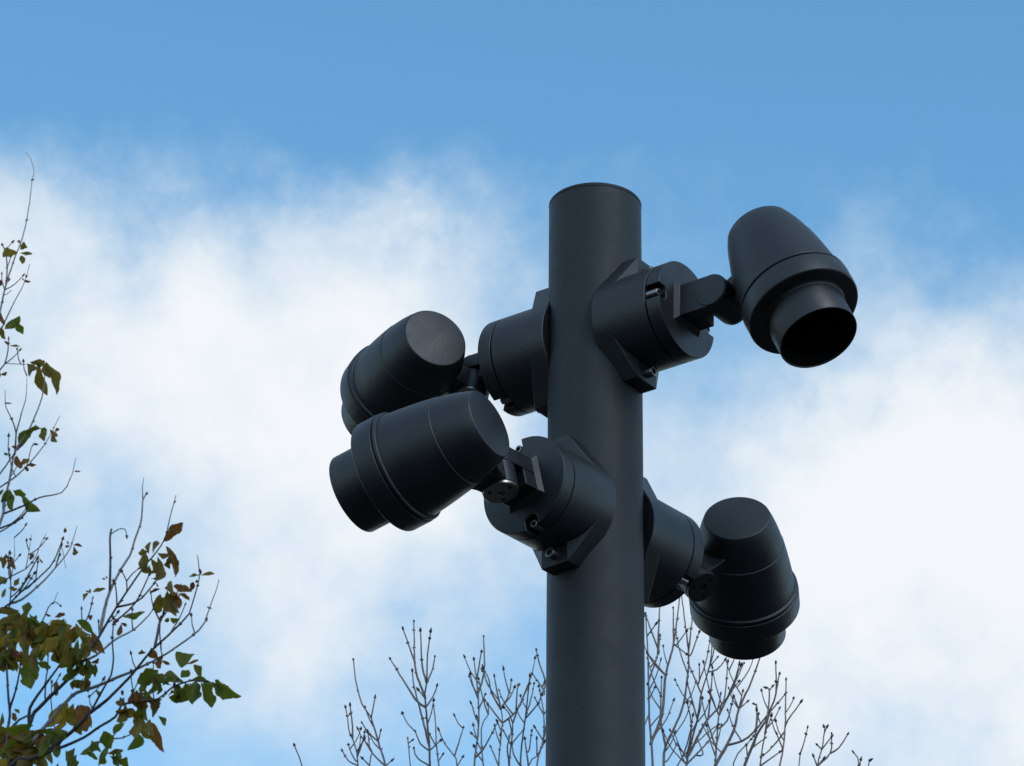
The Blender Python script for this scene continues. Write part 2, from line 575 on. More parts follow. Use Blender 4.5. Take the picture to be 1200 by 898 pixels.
ME = {
    'mounting_drum': mesh_of('mounting_drum', drum_mesh(), 35, M_COAT),
    'saddle_clamp': mesh_of('saddle_clamp', saddle_mesh(), 12, M_COAT),
    'end_plate': mesh_of('end_plate', cap_mesh(), 30, M_COAT),
    'bracket_arm': mesh_of('bracket_arm', arm_mesh(), 30, M_COAT),
    'arm_foot': mesh_of('arm_foot', root_mesh(), 20, M_COAT),
    'pivot_cover': mesh_of('pivot_cover', revolve([(0.0235, 0.0214), (0.0250, 0.0214), (0.0254, 0.0209), (0.0254, 0.0)], 64), 30, M_COAT),
    'hinge_knuckle': mesh_of('hinge_knuckle', knuckle_mesh(), 32, M_COAT),
    'hinge_washer': mesh_of('hinge_washer', hinge_disc_mesh(), 30, M_DULL),
    'dark_washer': mesh_of('hinge_washer', hinge_disc_mesh(), 30, M_COAT),
    'washer_hole': mesh_of('washer_hole', revolve([(0.0, 0.0023), (0.0003, 0.0023), (0.0003, 0.0)], 16), 30, M_INNER),
    'plate_screw': mesh_of('plate_screw', socket_screw(0.0052, 0.0165), 35, M_STEEL),
    'clamp_bolt': mesh_of('clamp_bolt', socket_screw(0.0066, 0.0105), 35, M_STEEL),
    'rear_cover': mesh_of('rear_cover', revolve(HOUSING, 128), 40, M_COAT),
    'lamp_body': mesh_of('lamp_body', revolve(BODY, 128), 40, M_COAT),
    'front_ring': mesh_of('front_ring', revolve(BEZEL, 128), 50, M_COAT),
    'snoot': mesh_of('snoot', revolve(SNOOT, 128), 50, M_COAT),
    'lining': mesh_of('lining', revolve(LINING, 64), 50, M_INNER),
    'lens': mesh_of('lens', revolve(LENS, 64), 30, M_GLASS),
}
# pivot cover is built about X: turn it to the hinge axis
for v_ in ME['pivot_cover'].vertices:
    v_.co = Vector((v_.co.y, v_.co.x, v_.co.z))
ME['pivot_cover'].flip_normals()


def floodlight(az, h, cap_pos, hd, qref, label, steel=True):
    a = Vector((math.cos(az), math.sin(az), 0))
    mats = {}
    root = thing('floodlight', label, 'floodlight', (a.x * R, a.y * R, h), 'floodlights clamped to the column')
    b = Vector((0, 0, 1)).cross(a)
    hd = Vector(hd).normalized()
    q = a.cross(hd).normalized()
    if q.dot(Vector(qref)) < 0:
        q = -q
    Z = Vector((0, 0, 1))
    F0 = frame((0, 0, h), a, b, Z)
    Fq = frame((0, 0, h), a, q, a.cross(q))

    def part(name, mw, parent=root, bev=None, sharp=None):
        o = bpy.data.objects.new(name.replace('dark_washer', 'hinge_washer'), ME[name])
        col.objects.link(o)
        o.parent = parent
        pw = Matrix.Translation(root.location) if parent is root else mats[parent.name]
        o.matrix_basis = pw.inverted() @ mw
        mats[o.name] = mw
        if bev:
            bevel(o, bev)
        return o
    part('mounting_drum', F0)
    part('saddle_clamp', F0, bev=0.0011)
    pl = part('end_plate', Fq, bev=0.0010)
    for s in (1, -1):
        part('plate_screw', Fq @ frame((0.1188, s * (RM - 0.0080), 0), (1, 0, 0), (0, 1, 0), (0, 0, 1)), pl)
        part('clamp_bolt', F0 @ frame((0.0792, 0.0, s * 0.0722), (1, 0, 0), (0, 1, 0), (0, 0, 1)))
    Fa = Fq @ Matrix.Translation((LF, 0, 0))
    arm = part('bracket_arm', Fa, bev=0.0012)
    part('arm_foot', Fa, arm, bev=0.0006)
    part('pivot_cover', Fa @ Matrix.Translation((LP, 0, 0)), arm)
    P = Fa @ Vector((LP, 0, 0))
    A = Vector(cap_pos) + hd * XK
    # neck direction: from the hinge to the head's axis, square to the hinge
    e = (A - P)
    off = e.dot(q)
    e = (e - q * off).normalized()
    Fk = frame(P, e, q, e.cross(q))
    kn = part('hinge_knuckle', Fk, bev=None)
    wsh = part('hinge_washer' if steel else 'dark_washer', Fk @ Matrix.Translation((0, -0.0302, 0)), kn)
    for k in range(3):
        an = 2 * math.pi * k / 3 + 0.6
        me = part('washer_hole', Fk @ Matrix.Translation((0.0145 * math.cos(an), -0.0342, 0.0145 * math.sin(an))) @ Matrix.Rotation(-math.pi / 2, 4, 'Z'), kn)
    y = hd.cross(Vector((0, 0, 1))).normalized()
    Fh = frame(cap_pos, hd, y, hd.cross(y))
    body = part('lamp_body', Fh)
    part('rear_cover', Fh, body)
    part('front_ring', Fh, body)
    part('snoot', Fh, body)
    part('lining', Fh, body)
    part('lens', Fh, body)
    return root


floodlight(AZU, HU, (0.20536, -0.13583, 3.90954), (0.33213, -0.26112, -0.90637), (-0.57, -0.821, 0.028),
           'dark floodlight at upper right, its open black snoot facing the viewer')
floodlight(AZU + math.pi, HU, (-0.20562, 0.03142, 3.84872), (-0.42905, 0.89299, -0.13596), (0.153, 0.22, 0.963),
           'dark floodlight at upper left, partly hidden behind the nearer left one')
floodlight(AZL, HL, (-0.1249, -0.25257, 3.58044), (-0.83285, 0.505, -0.22657), (-0.178, 0.143, 0.974),
           'nearest dark floodlight, lower left of the column, side on with steel hinge washer below')
floodlight(AZL + math.pi, HL, (0.18086, 0.11698, 3.63359), (0.09277, 0.89938, -0.4272), (-0.514, 0.411, 0.753),
           'lowest dark floodlight, right of the column, rear cap facing out above the bare twigs', False)

# ------------------------------------------------------------------ trees
def catmull(pts, step):
    """smooth a polyline (list of Vectors)"""
    if len(pts) < 3:
        n = max(1, int((pts[1] - pts[0]).length / step))
        return [pts[0].lerp(pts[1], k / n) for k in range(n + 1)]
    out = []
    P = [pts[0] * 2 - pts[1]] + pts + [pts[-1] * 2 - pts[-2]]
    for i in range(1, len(P) - 2):
        p0, p1, p2, p3 = P[i - 1:i + 3]
        n = max(2, min(14, int((p2 - p1).length / step)))
        for k in range(n):
            t = k / n
            out.append(0.5 * ((2 * p1) + (p2 - p0) * t + (2 * p0 - 5 * p1 + 4 * p2 - p3) * t * t + (3 * p1 - p0 - 3 * p2 + p3) * t ** 3))
    out.append(pts[-1])
    return out


def tube(bm, path, radii, sides=7, mi=0):
    prev = None
    up = Vector((0.13, 0.97, 0.2))
    n = len(path)
    for i, p in enumerate(path):
        d = (path[min(i + 1, n - 1)] - path[max(i - 1, 0)]).normalized()
        a = d.cross(up)
        if a.length < 1e-4:
            a = d.cross(Vector((1, 0, 0)))
        a.normalize()
        b = d.cross(a)
        r = radii[i]
        ring = [bm.verts.new(p + (a * math.cos(2 * math.pi * k / sides) + b * math.sin(2 * math.pi * k / sides)) * r) for k in range(sides)]
        if prev:
            for k in range(sides):
                f = bm.faces.new((prev[k], prev[(k + 1) % sides], ring[(k + 1) % sides], ring[k]))
                f.smooth = True
                f.material_index = mi
        prev = ring
    tip = bm.verts.new(path[-1] + (path[-1] - path[-2]).normalized() * radii[-1])
    for k in range(sides):
        bm.faces.new((prev[k], prev[(k + 1) % sides], tip)).material_index = mi


def bud(bm, p, d, ln, r, mi=1):
    """small pointed bud"""
    path = [p + d * (ln * t) for t in (-0.1, 0.15, 0.45, 0.75, 1.0)]
    tube(bm, path, [r * k for k in (0.5, 0.95, 1.0, 0.6, 0.12)], 6, mi)


class Tree:
    def __init__(self, root, Y, px_m, mats, buds, step_px=7.0):
        self.root, self.Y, self.k = root, Y, px_m      # metres per photo pixel at the tree
        self.mats, self.buds, self.step = mats, buds, step_px
        self.nodes = []          # (px, py, Y, branch index)
        self.items = []          # (object, level)
        self.rng = random.Random(5)

    def nearest(self, x, y, tol):
        best = None
        for (a, b, Y, i) in self.nodes:
            d = (a - x) ** 2 + (b - y) ** 2
            if d < tol * tol and (best is None or d < best[0]):
                best = (d, a, b, Y, i)
        return best

    def branch(self, pts, r0=None, r1=0.75, tone=0, tol=14, bud_end=True, nodes=True, lead=None, slope=None):
        rng = self.rng
        length = sum(math.hypot(b[0] - a[0], b[1] - a[1]) for a, b in zip(pts, pts[1:]))
        nb = self.nearest(pts[0][0], pts[0][1], tol)
        parent, Y0 = None, self.Y + rng.uniform(-0.35, 0.35)
        if nb:
            parent, Y0 = nb[4], nb[3]
            pts = [(nb[1], nb[2])] + list(pts[1:])
        pts = list(pts)
        if lead and nb is None:
            pts = lead + pts
            nb2 = self.nearest(lead[0][0], lead[0][1] + 95, 400)
            if nb2:
                parent, Y0 = nb2[4], nb2[3]
                pts = [(nb2[1], nb2[2])] + pts
        tot = sum(math.hypot(b[0] - a[0], b[1] - a[1]) for a, b in zip(pts, pts[1:]))
        if slope is None:
            slope = rng.uniform(-0.55, 0.55)
        if r0 is None:
            r0 = min(2.6, 0.85 + 0.0060 * length)
        world, s = [], 0.0
        wob = rng.uniform(0, 6.28)
        for i, (x, y) in enumerate(pts):
            if i:
                s += math.hypot(x - pts[i - 1][0], y - pts[i - 1][1])
            Yd = Y0 + (slope * s + 5.0 * (math.sin(wob + s * 0.03) - math.sin(wob))) * self.k
            world.append(at(x, y, Yd))
        path = catmull(world, self.step * self.k)
        # slight unevenness
        n = len(path)
        for i in range(1, n - 1):
            path[i] = path[i] + Vector((rng.gauss(0, .14), rng.gauss(0, .14), rng.gauss(0, .14))) * self.k
        rad = []
        for i in range(n):
            t = i / (n - 1)
            rad.append((r0 + (r1 - r0) * t ** 0.85) * self.k * rng.uniform(0.97, 1.03))
        bm = bmesh.new()
        tube(bm, path, rad, 8 if r0 > 2.5 else 6)
        d = (path[-1] - path[-2]).normalized()
        if bud_end:
            bud(bm, path[-1], d, rng.uniform(3.2, 5.4) * self.k, rng.uniform(1.0, 1.5) * self.k)
            if rng.random() < 0.6:
                for sgn in (1, -1):
                    sd = (d + d.cross(Vector((rng.uniform(-.4, .4), 1, 0.2))).normalized() * sgn * 0.9).normalized()
                    bud(bm, path[-1] - d * 1.0 * self.k, sd, rng.uniform(1.8, 3.2) * self.k, 0.9 * self.k)
        if nodes:
            acc, gap = 0.0, rng.uniform(20, 45)
            for i in range(1, n - 1):
                acc += (path[i] - path[i - 1]).length / self.k
                if acc > gap:
                    acc, gap = 0.0, rng.uniform(24, 60)
                    dd = (path[i + 1] - path[i - 1]).normalized()
                    for sgn in (1, -1):
                        if rng.random() < 0.7:
                            sd = (dd + dd.cross(Vector((rng.uniform(-.6, .6), 1, 0.2))).normalized() * sgn * 0.8).normalized()
                            bud(bm, path[i] + sd * rad[i] * 0.5, sd, rng.uniform(1.8, 3.4) * self.k, 1.05 * self.k, 1 if rng.random() < .5 else 0)
                    # swollen node
                    bud(bm, path[i] - dd * 1.3 * self.k, dd, 2.8 * self.k, rad[i] + 0.2 * self.k, 0)
        lvl = 1
        par = self.root
        name = 'branch'
        if parent is not None and length < 75:
            po, plv = self.items[parent]
            if plv == 1:
                par, lvl, name = po, 2, 'twig'
        me = bpy.data.meshes.new(name)
        bm.to_mesh(me)
        bm.free()
        me.materials.append(self.mats[tone])
        me.materials.append(self.buds)
        o = bpy.data.objects.new(name, me)
        col.objects.link(o)
        o.parent = par
        # geometry is in world space; the root sits at its base on the ground
        o.matrix_basis = Matrix.Translation(-Vector(self.root.location)) if lvl == 1 else Matrix.Identity(4)
        self.items.append((o, lvl))
        idx = len(self.items) - 1
        s = 0.0
        for i, (x, y) in enumerate(pts):
            if i:
                x0, y0 = pts[i - 1]
                seg = math.hypot(x - x0, y - y0)
                m = max(1, int(seg / 5))
                for k in range(m + 1):
                    ss = s + seg * k / m
                    self.nodes.append((x0 + (x - x0) * k / m, y0 + (y - y0) * k / m,
                                       Y0 + (slope * ss + 5.0 * (math.sin(wob + ss * 0.03) - math.sin(wob))) * self.k, idx))
                s += seg
        return o

    def depth(self, x, y):
        nb = self.nearest(x, y, 90)
        return nb[3] if nb else self.Y


def view(ox, oy, s, lists):
    return [[(ox + x / s, oy + y / s) for x, y in l] for l in lists]


def trunk_of(tree, pts_px, r_px, mat, name='trunk'):
    """trunk drawn from the ground up to the last pixel point"""
    world = [at(x, y, tree.Y) for x, y in pts_px]
    base = Vector((tree.root.location.x, tree.root.location.y, 0.0))
    world = [base, base.lerp(world[0], 0.5) + Vector((0.06, 0.05, 0))] + world
    path = catmull(world, 0.15)
    n = len(path)
    bm = bmesh.new()
    r0, r1 = r_px
    rad = [(r0 + (r1 - r0) * i / (n - 1)) * (1 + 0.7 * math.exp(-i * 0.9)) for i in range(n)]
    tube(bm, path, rad, 14)
    me = bpy.data.meshes.new(name)
    bm.to_mesh(me)
    bm.free()
    me.materials.append(mat)
    o = bpy.data.objects.new(name, me)
    col.objects.link(o)
    o.parent = tree.root
    o.matrix_basis = Matrix.Translation(-Vector(tree.root.location))
    tree.items.append((o, 1))
    idx = len(tree.items) - 1
    for (x0, y0), (x1, y1) in zip(pts_px, pts_px[1:]):
        m = max(1, int(math.hypot(x1 - x0, y1 - y0) / 15))
        for k in range(m + 1):
            tree.nodes.append((x0 + (x1 - x0) * k / m, y0 + (y1 - y0) * k / m, tree.Y, idx))
    return o


# ---- bare tree behind the column
YB = 4.2
KB = (at(700, 850, YB) - CAM).length / FPX
gp = at(705, 1500, YB)
bt = thing('bare_tree', 'leafless tree with thin upright budded twigs rising behind the column', 'tree', (gp.x, YB, 0))
T2 = Tree(bt, YB, KB, [M_TWIG], M_BUD)
trunk_of(T2, [(705, 1700), (700, 1400), (702, 1180)], (0.055, 0.022), M_BARK_DARK)
for limb in ([(700, 1500), (640, 1300), (575, 1120), (520, 985)], [(702, 1450), (770, 1250), (830, 1090), (870, 985)],
             [(702, 1180), (712, 1080), (720, 985)], [(701, 1330), (650, 1180), (610, 1060), (590, 985)],
             [(701, 1300), (740, 1160), (775, 1060), (790, 985)], [(640, 1300), (530, 1160), (450, 1050), (415, 985)],
             [(770, 1250), (860, 1120), (940, 1030), (985, 975)]):
    T2.branch(limb, 6.0, 3.0, bud_end=False, nodes=False, slope=random.uniform(-.5, .5), tol=30)

HB = view(335, 760, 6.509, [
    [(125, 898), (85, 790), (65, 740)],
    [(550, 898), (540, 790), (510, 690), (485, 640), (470, 520), (455, 450)], [(510, 690), (510, 600), (495, 480), (490, 435)], [(470, 520), (490, 500)],
    [(550, 890), (530, 885), (480, 860), (430, 780)], [(540, 870), (530, 855), (500, 800), (478, 735)], [(540, 790), (570, 740), (597, 695)],
    [(760, 898), (705, 710), (650, 530), (580, 420), (535, 255), (515, 90)], [(650, 530), (675, 400), (680, 375)], [(695, 705), (625, 640), (585, 575)],
    [(705, 700), (722, 635)], [(740, 895), (660, 800), (600, 700)], [(640, 895), (660, 800), (640, 750), (625, 640)], [(610, 898), (585, 840)], [(800, 898), (808, 855)],
    [(950, 898), (940, 790), (930, 690)], [(940, 720), (958, 705)]])
IB = view(450, 715, 4.905, [
    [(265, 898), (260, 780), (240, 560), (235, 480), (245, 420), (250, 260), (268, 125)],
    [(235, 420), (220, 320), (210, 120)], [(232, 500), (225, 470), (180, 330), (172, 70)], [(175, 315), (110, 110)], [(248, 430), (280, 340), (292, 270)],
    [(240, 565), (185, 520), (115, 410), (35, 280)], [(245, 555), (280, 500), (305, 435)], [(252, 780), (215, 600), (175, 450), (162, 350)],
    [(255, 820), (210, 770), (180, 700)], [(240, 898), (190, 850), (173, 800)], [(315, 898), (300, 760), (295, 640), (285, 550)], [(300, 780), (262, 715)],
    [(272, 815), (325, 750)], [(225, 510), (198, 460)],
    [(420, 898), (405, 840), (350, 770), (315, 690)], [(405, 835), (430, 760), (455, 680)], [(440, 890), (452, 845)], [(320, 880), (338, 830)],
    [(520, 898), (540, 720), (545, 600), (540, 480), (532, 400), (517, 285)], [(535, 410), (560, 240)], [(540, 470), (575, 360), (573, 155)],
    [(530, 640), (530, 630), (510, 560), (500, 535)], [(545, 580), (580, 490)], [(570, 898), (560, 680), (600, 600), (598, 545)], [(555, 660), (535, 620)],
    [(530, 750), (505, 710)], [(525, 850), (570, 800), (620, 710), (650, 650)], [(570, 820), (540, 770)],
    [(660, 898), (680, 650), (672, 570)], [(672, 575), (620, 480), (600, 390), (578, 355)], [(680, 575), (650, 470), (635, 385)],
    [(685, 570), (720, 480), (732, 405)], [(675, 650), (600, 545), (580, 520)], [(675, 700), (650, 640)],
    [(720, 898), (740, 650), (690, 560)], [(740, 640), (770, 570), (835, 430)], [(760, 600), (765, 460), (775, 430)],
    [(680, 660), (760, 580), (825, 440)], [(735, 700), (720, 640)],
    [(785, 898), (800, 700), (815, 600), (838, 385)], [(815, 620), (885, 540), (905, 490)], [(740, 770), (800, 690)], [(735, 780), (690, 700)],
    [(880, 898), (915, 750), (918, 600), (890, 440)], [(940, 480), (925, 470), (855, 370)], [(945, 420), (925, 400), (890, 300), (877, 235)],
    [(915, 600), (910, 590), (870, 510)], [(915, 750), (867, 675)], [(830, 898), (880, 840), (920, 760)], [(820, 898), (810, 740)],
    [(828, 820), (835, 800), (850, 695)], [(880, 830), (878, 745)], [(625, 898), (615, 790)], [(700, 898), (710, 780), (735, 690)], [(770, 898), (745, 830), (735, 770)],
    [(640, 760), (670, 720)]])
JB = view(750, 690, 4.32, [
    [(65, 898), (50, 700), (45, 560), (40, 330), (28, 130)], [(60, 790), (60, 770), (110, 640), (130, 440), (170, 280), (200, 50)],
    [(120, 898), (130, 800), (210, 620), (240, 450), (245, 320), (210, 30)], [(243, 320), (265, 150)], [(130, 800), (105, 660), (110, 450)],
    [(235, 890), (290, 660), (310, 530), (350, 400), (365, 290)], [(170, 280), (168, 100)], [(180, 270), (235, 330)], [(178, 290), (185, 285), (235, 215)],
    [(120, 440), (40, 330)], [(45, 470), (90, 330), (100, 240)], [(90, 310), (30, 140)], [(85, 330), (100, 80)], [(42, 250), (80, 180)], [(248, 340), (260, 330), (300, 220)],
    [(310, 530), (245, 380)], [(302, 480), (300, 470), (300, 390)], [(380, 898), (400, 640), (430, 540), (445, 370)], [(400, 640), (470, 500), (525, 380)],
    [(390, 700), (440, 670), (470, 560)], [(400, 640), (350, 530)], [(250, 840), (330, 680), (420, 580), (500, 470)], [(350, 660), (350, 620), (365, 440)],
    [(295, 650), (240, 480)], [(380, 800), (380, 790), (330, 640), (310, 550)], [(400, 898), (470, 730), (500, 610), (560, 480), (600, 370), (625, 300), (660, 285)],
    [(500, 620), (475, 545)], [(500, 600), (520, 520)], [(505, 610), (540, 575)], 
    [(190, 898), (330, 740), (395, 690)], [(270, 898), (340, 780), (390, 700)], [(240, 860), (240, 840), (260, 700), (240, 580)],
    [(300, 850), (320, 840), (290, 760)], [(355, 420), (390, 410), (430, 360)], [(345, 410), (350, 400), (390, 350)], [(435, 560), (440, 555), (510, 390)],
    [(133, 880), (140, 870), (185, 790)], [(55, 640), (20, 700)], [(45, 560), (75, 500)], [(50, 700), (110, 630)]])
KB_ = view(860, 760, 6.506, [
    
    [(0, 780), (60, 710), (160, 630), (270, 490), (390, 350)], [(80, 898), (160, 720), (165, 620), (178, 455), (158, 425)], [(170, 650), (188, 500)],
    [(120, 898), (180, 650), (240, 560), (270, 480), (320, 350), (320, 110)], [(320, 340), (348, 195)], [(200, 898), (230, 690), (270, 500)],
    [(230, 640), (265, 430), (270, 320), (250, 300)], [(270, 320), (290, 295)], [(350, 898), (375, 770), (390, 600), (398, 245)], [(390, 590), (410, 550), (510, 410)],
    [(370, 760), (330, 660)], [(380, 620), (270, 780), (225, 810)], [(250, 898), (350, 790)], [(0, 870), (100, 730), (150, 670)], [(160, 780), (230, 690)], [(100, 830), (95, 740)],
    [(495, 898), (505, 805)], [(635, 898), (670, 770), (690, 640), (688, 600)], [(692, 640), (710, 600)], [(670, 770), (640, 740)], [(670, 770), (740, 680)],
    [(690, 898), (735, 800), (745, 655)], [(738, 805), (800, 760), (865, 660)], [(630, 885), (610, 830)], [(650, 890), (680, 845)],
    [(955, 898), (918, 800)], [(965, 898), (967, 850)], [(1025, 898), (1035, 855)]])
HID = [[(648, 898), (655, 820), (650, 742)], [(690, 898), (685, 800), (690, 730)], [(735, 898), (728, 800), (735, 715)], [(690, 860), (715, 790), (722, 740)]]
for group in (HB, IB, JB, KB_, HID):
    for pts in group:
        x, y = pts[0]
        lead = None
        if y > 885:
            lead = [(700 + (x - 700) * 0.965, 955)]
        ln = sum(math.hypot(b[0] - a[0], b[1] - a[1]) for a, b in zip(pts, pts[1:]))
        T2.branch(pts, r0=min(2.5, 0.85 + 0.0080 * ln), r1=0.70, lead=lead, tol=9 if lead else 14)



def extra_twigs(tree, box, n, ln, up, r, seed, tone=0):
    """further side shoots off the traced limbs, so that the crown is as thick as it looks"""
    rng = random.Random(seed)
    x0, y0, x1, y1 = box
    for _ in range(n):
        c = [q for q in tree.nodes if x0 < q[0] < x1 and y0 < q[1] < y1]
        if not c:
            return
        q = rng.choice(c)
        l = rng.uniform(*ln)
        an = up + rng.choice((-1, 1)) * rng.uniform(0.25, 0.75)
        p1 = (q[0] + 0.5 * l * math.cos(an), q[1] - 0.5 * l * math.sin(an))
        an = an * 0.6 + up * 0.4
        p2 = (p1[0] + 0.5 * l * math.cos(an), p1[1] - 0.5 * l * math.sin(an))
        tree.branch([(q[0], q[1]), p1, p2], r0=rng.uniform(*r), r1=0.55, tone=tone, nodes=rng.random() < 0.6)


extra_twigs(T2, (756, 780, 880, 898), 34, (18, 55), 1.6, (0.8, 1.1), 21)
extra_twigs(T2, (545, 800, 640, 898), 22, (16, 42), 1.6, (0.8, 1.1), 22)
extra_twigs(T2, (880, 830, 940, 898), 8, (14, 32), 1.5, (0.75, 1.0), 23)
extra_twigs(T2, (410, 840, 545, 898), 10, (14, 32), 1.6, (0.75, 1.0), 24)

# ---- leafy tree at the left
YL = 12.0
KL = (at(100, 700, YL) - CAM).length / FPX
gp = at(-330, 2600, YL)
lt = thing('leafy_tree', 'autumn tree at the left edge with sparse green and brown drooping leaves', 'tree', (gp.x, YL, 0))
T1 = Tree(lt, YL, KL, [M_BARK_DARK, M_BARK_PALE], M_BUD)
trunk_of(T1, [(-325, 2500), (-310, 1900), (-290, 1500)], (0.19, 0.10), M_BARK_DARK)
T1.branch([(-300, 1700), (-230, 1300), (-120, 1010), (-60, 850), (-40, 700), (-25, 540), (-18, 440), (-12, 395)], 9, 2.0, 1, bud_end=False, nodes=False, tol=80, slope=0.05)
T1.branch([(-290, 1500), (-170, 1230), (-60, 1060), (-10, 960)], 9, 5, 0, bud_end=False, nodes=False, tol=80, slope=-0.15)
T1.branch([(-270, 1450), (-110, 1250), (0, 1080), (20, 980)], 8, 4, 0, bud_end=False, nodes=False, tol=80, slope=0.2)


def LV(ox, oy, s):
    return lambda l: [(ox + x / s, oy + y / s) for x, y in l]


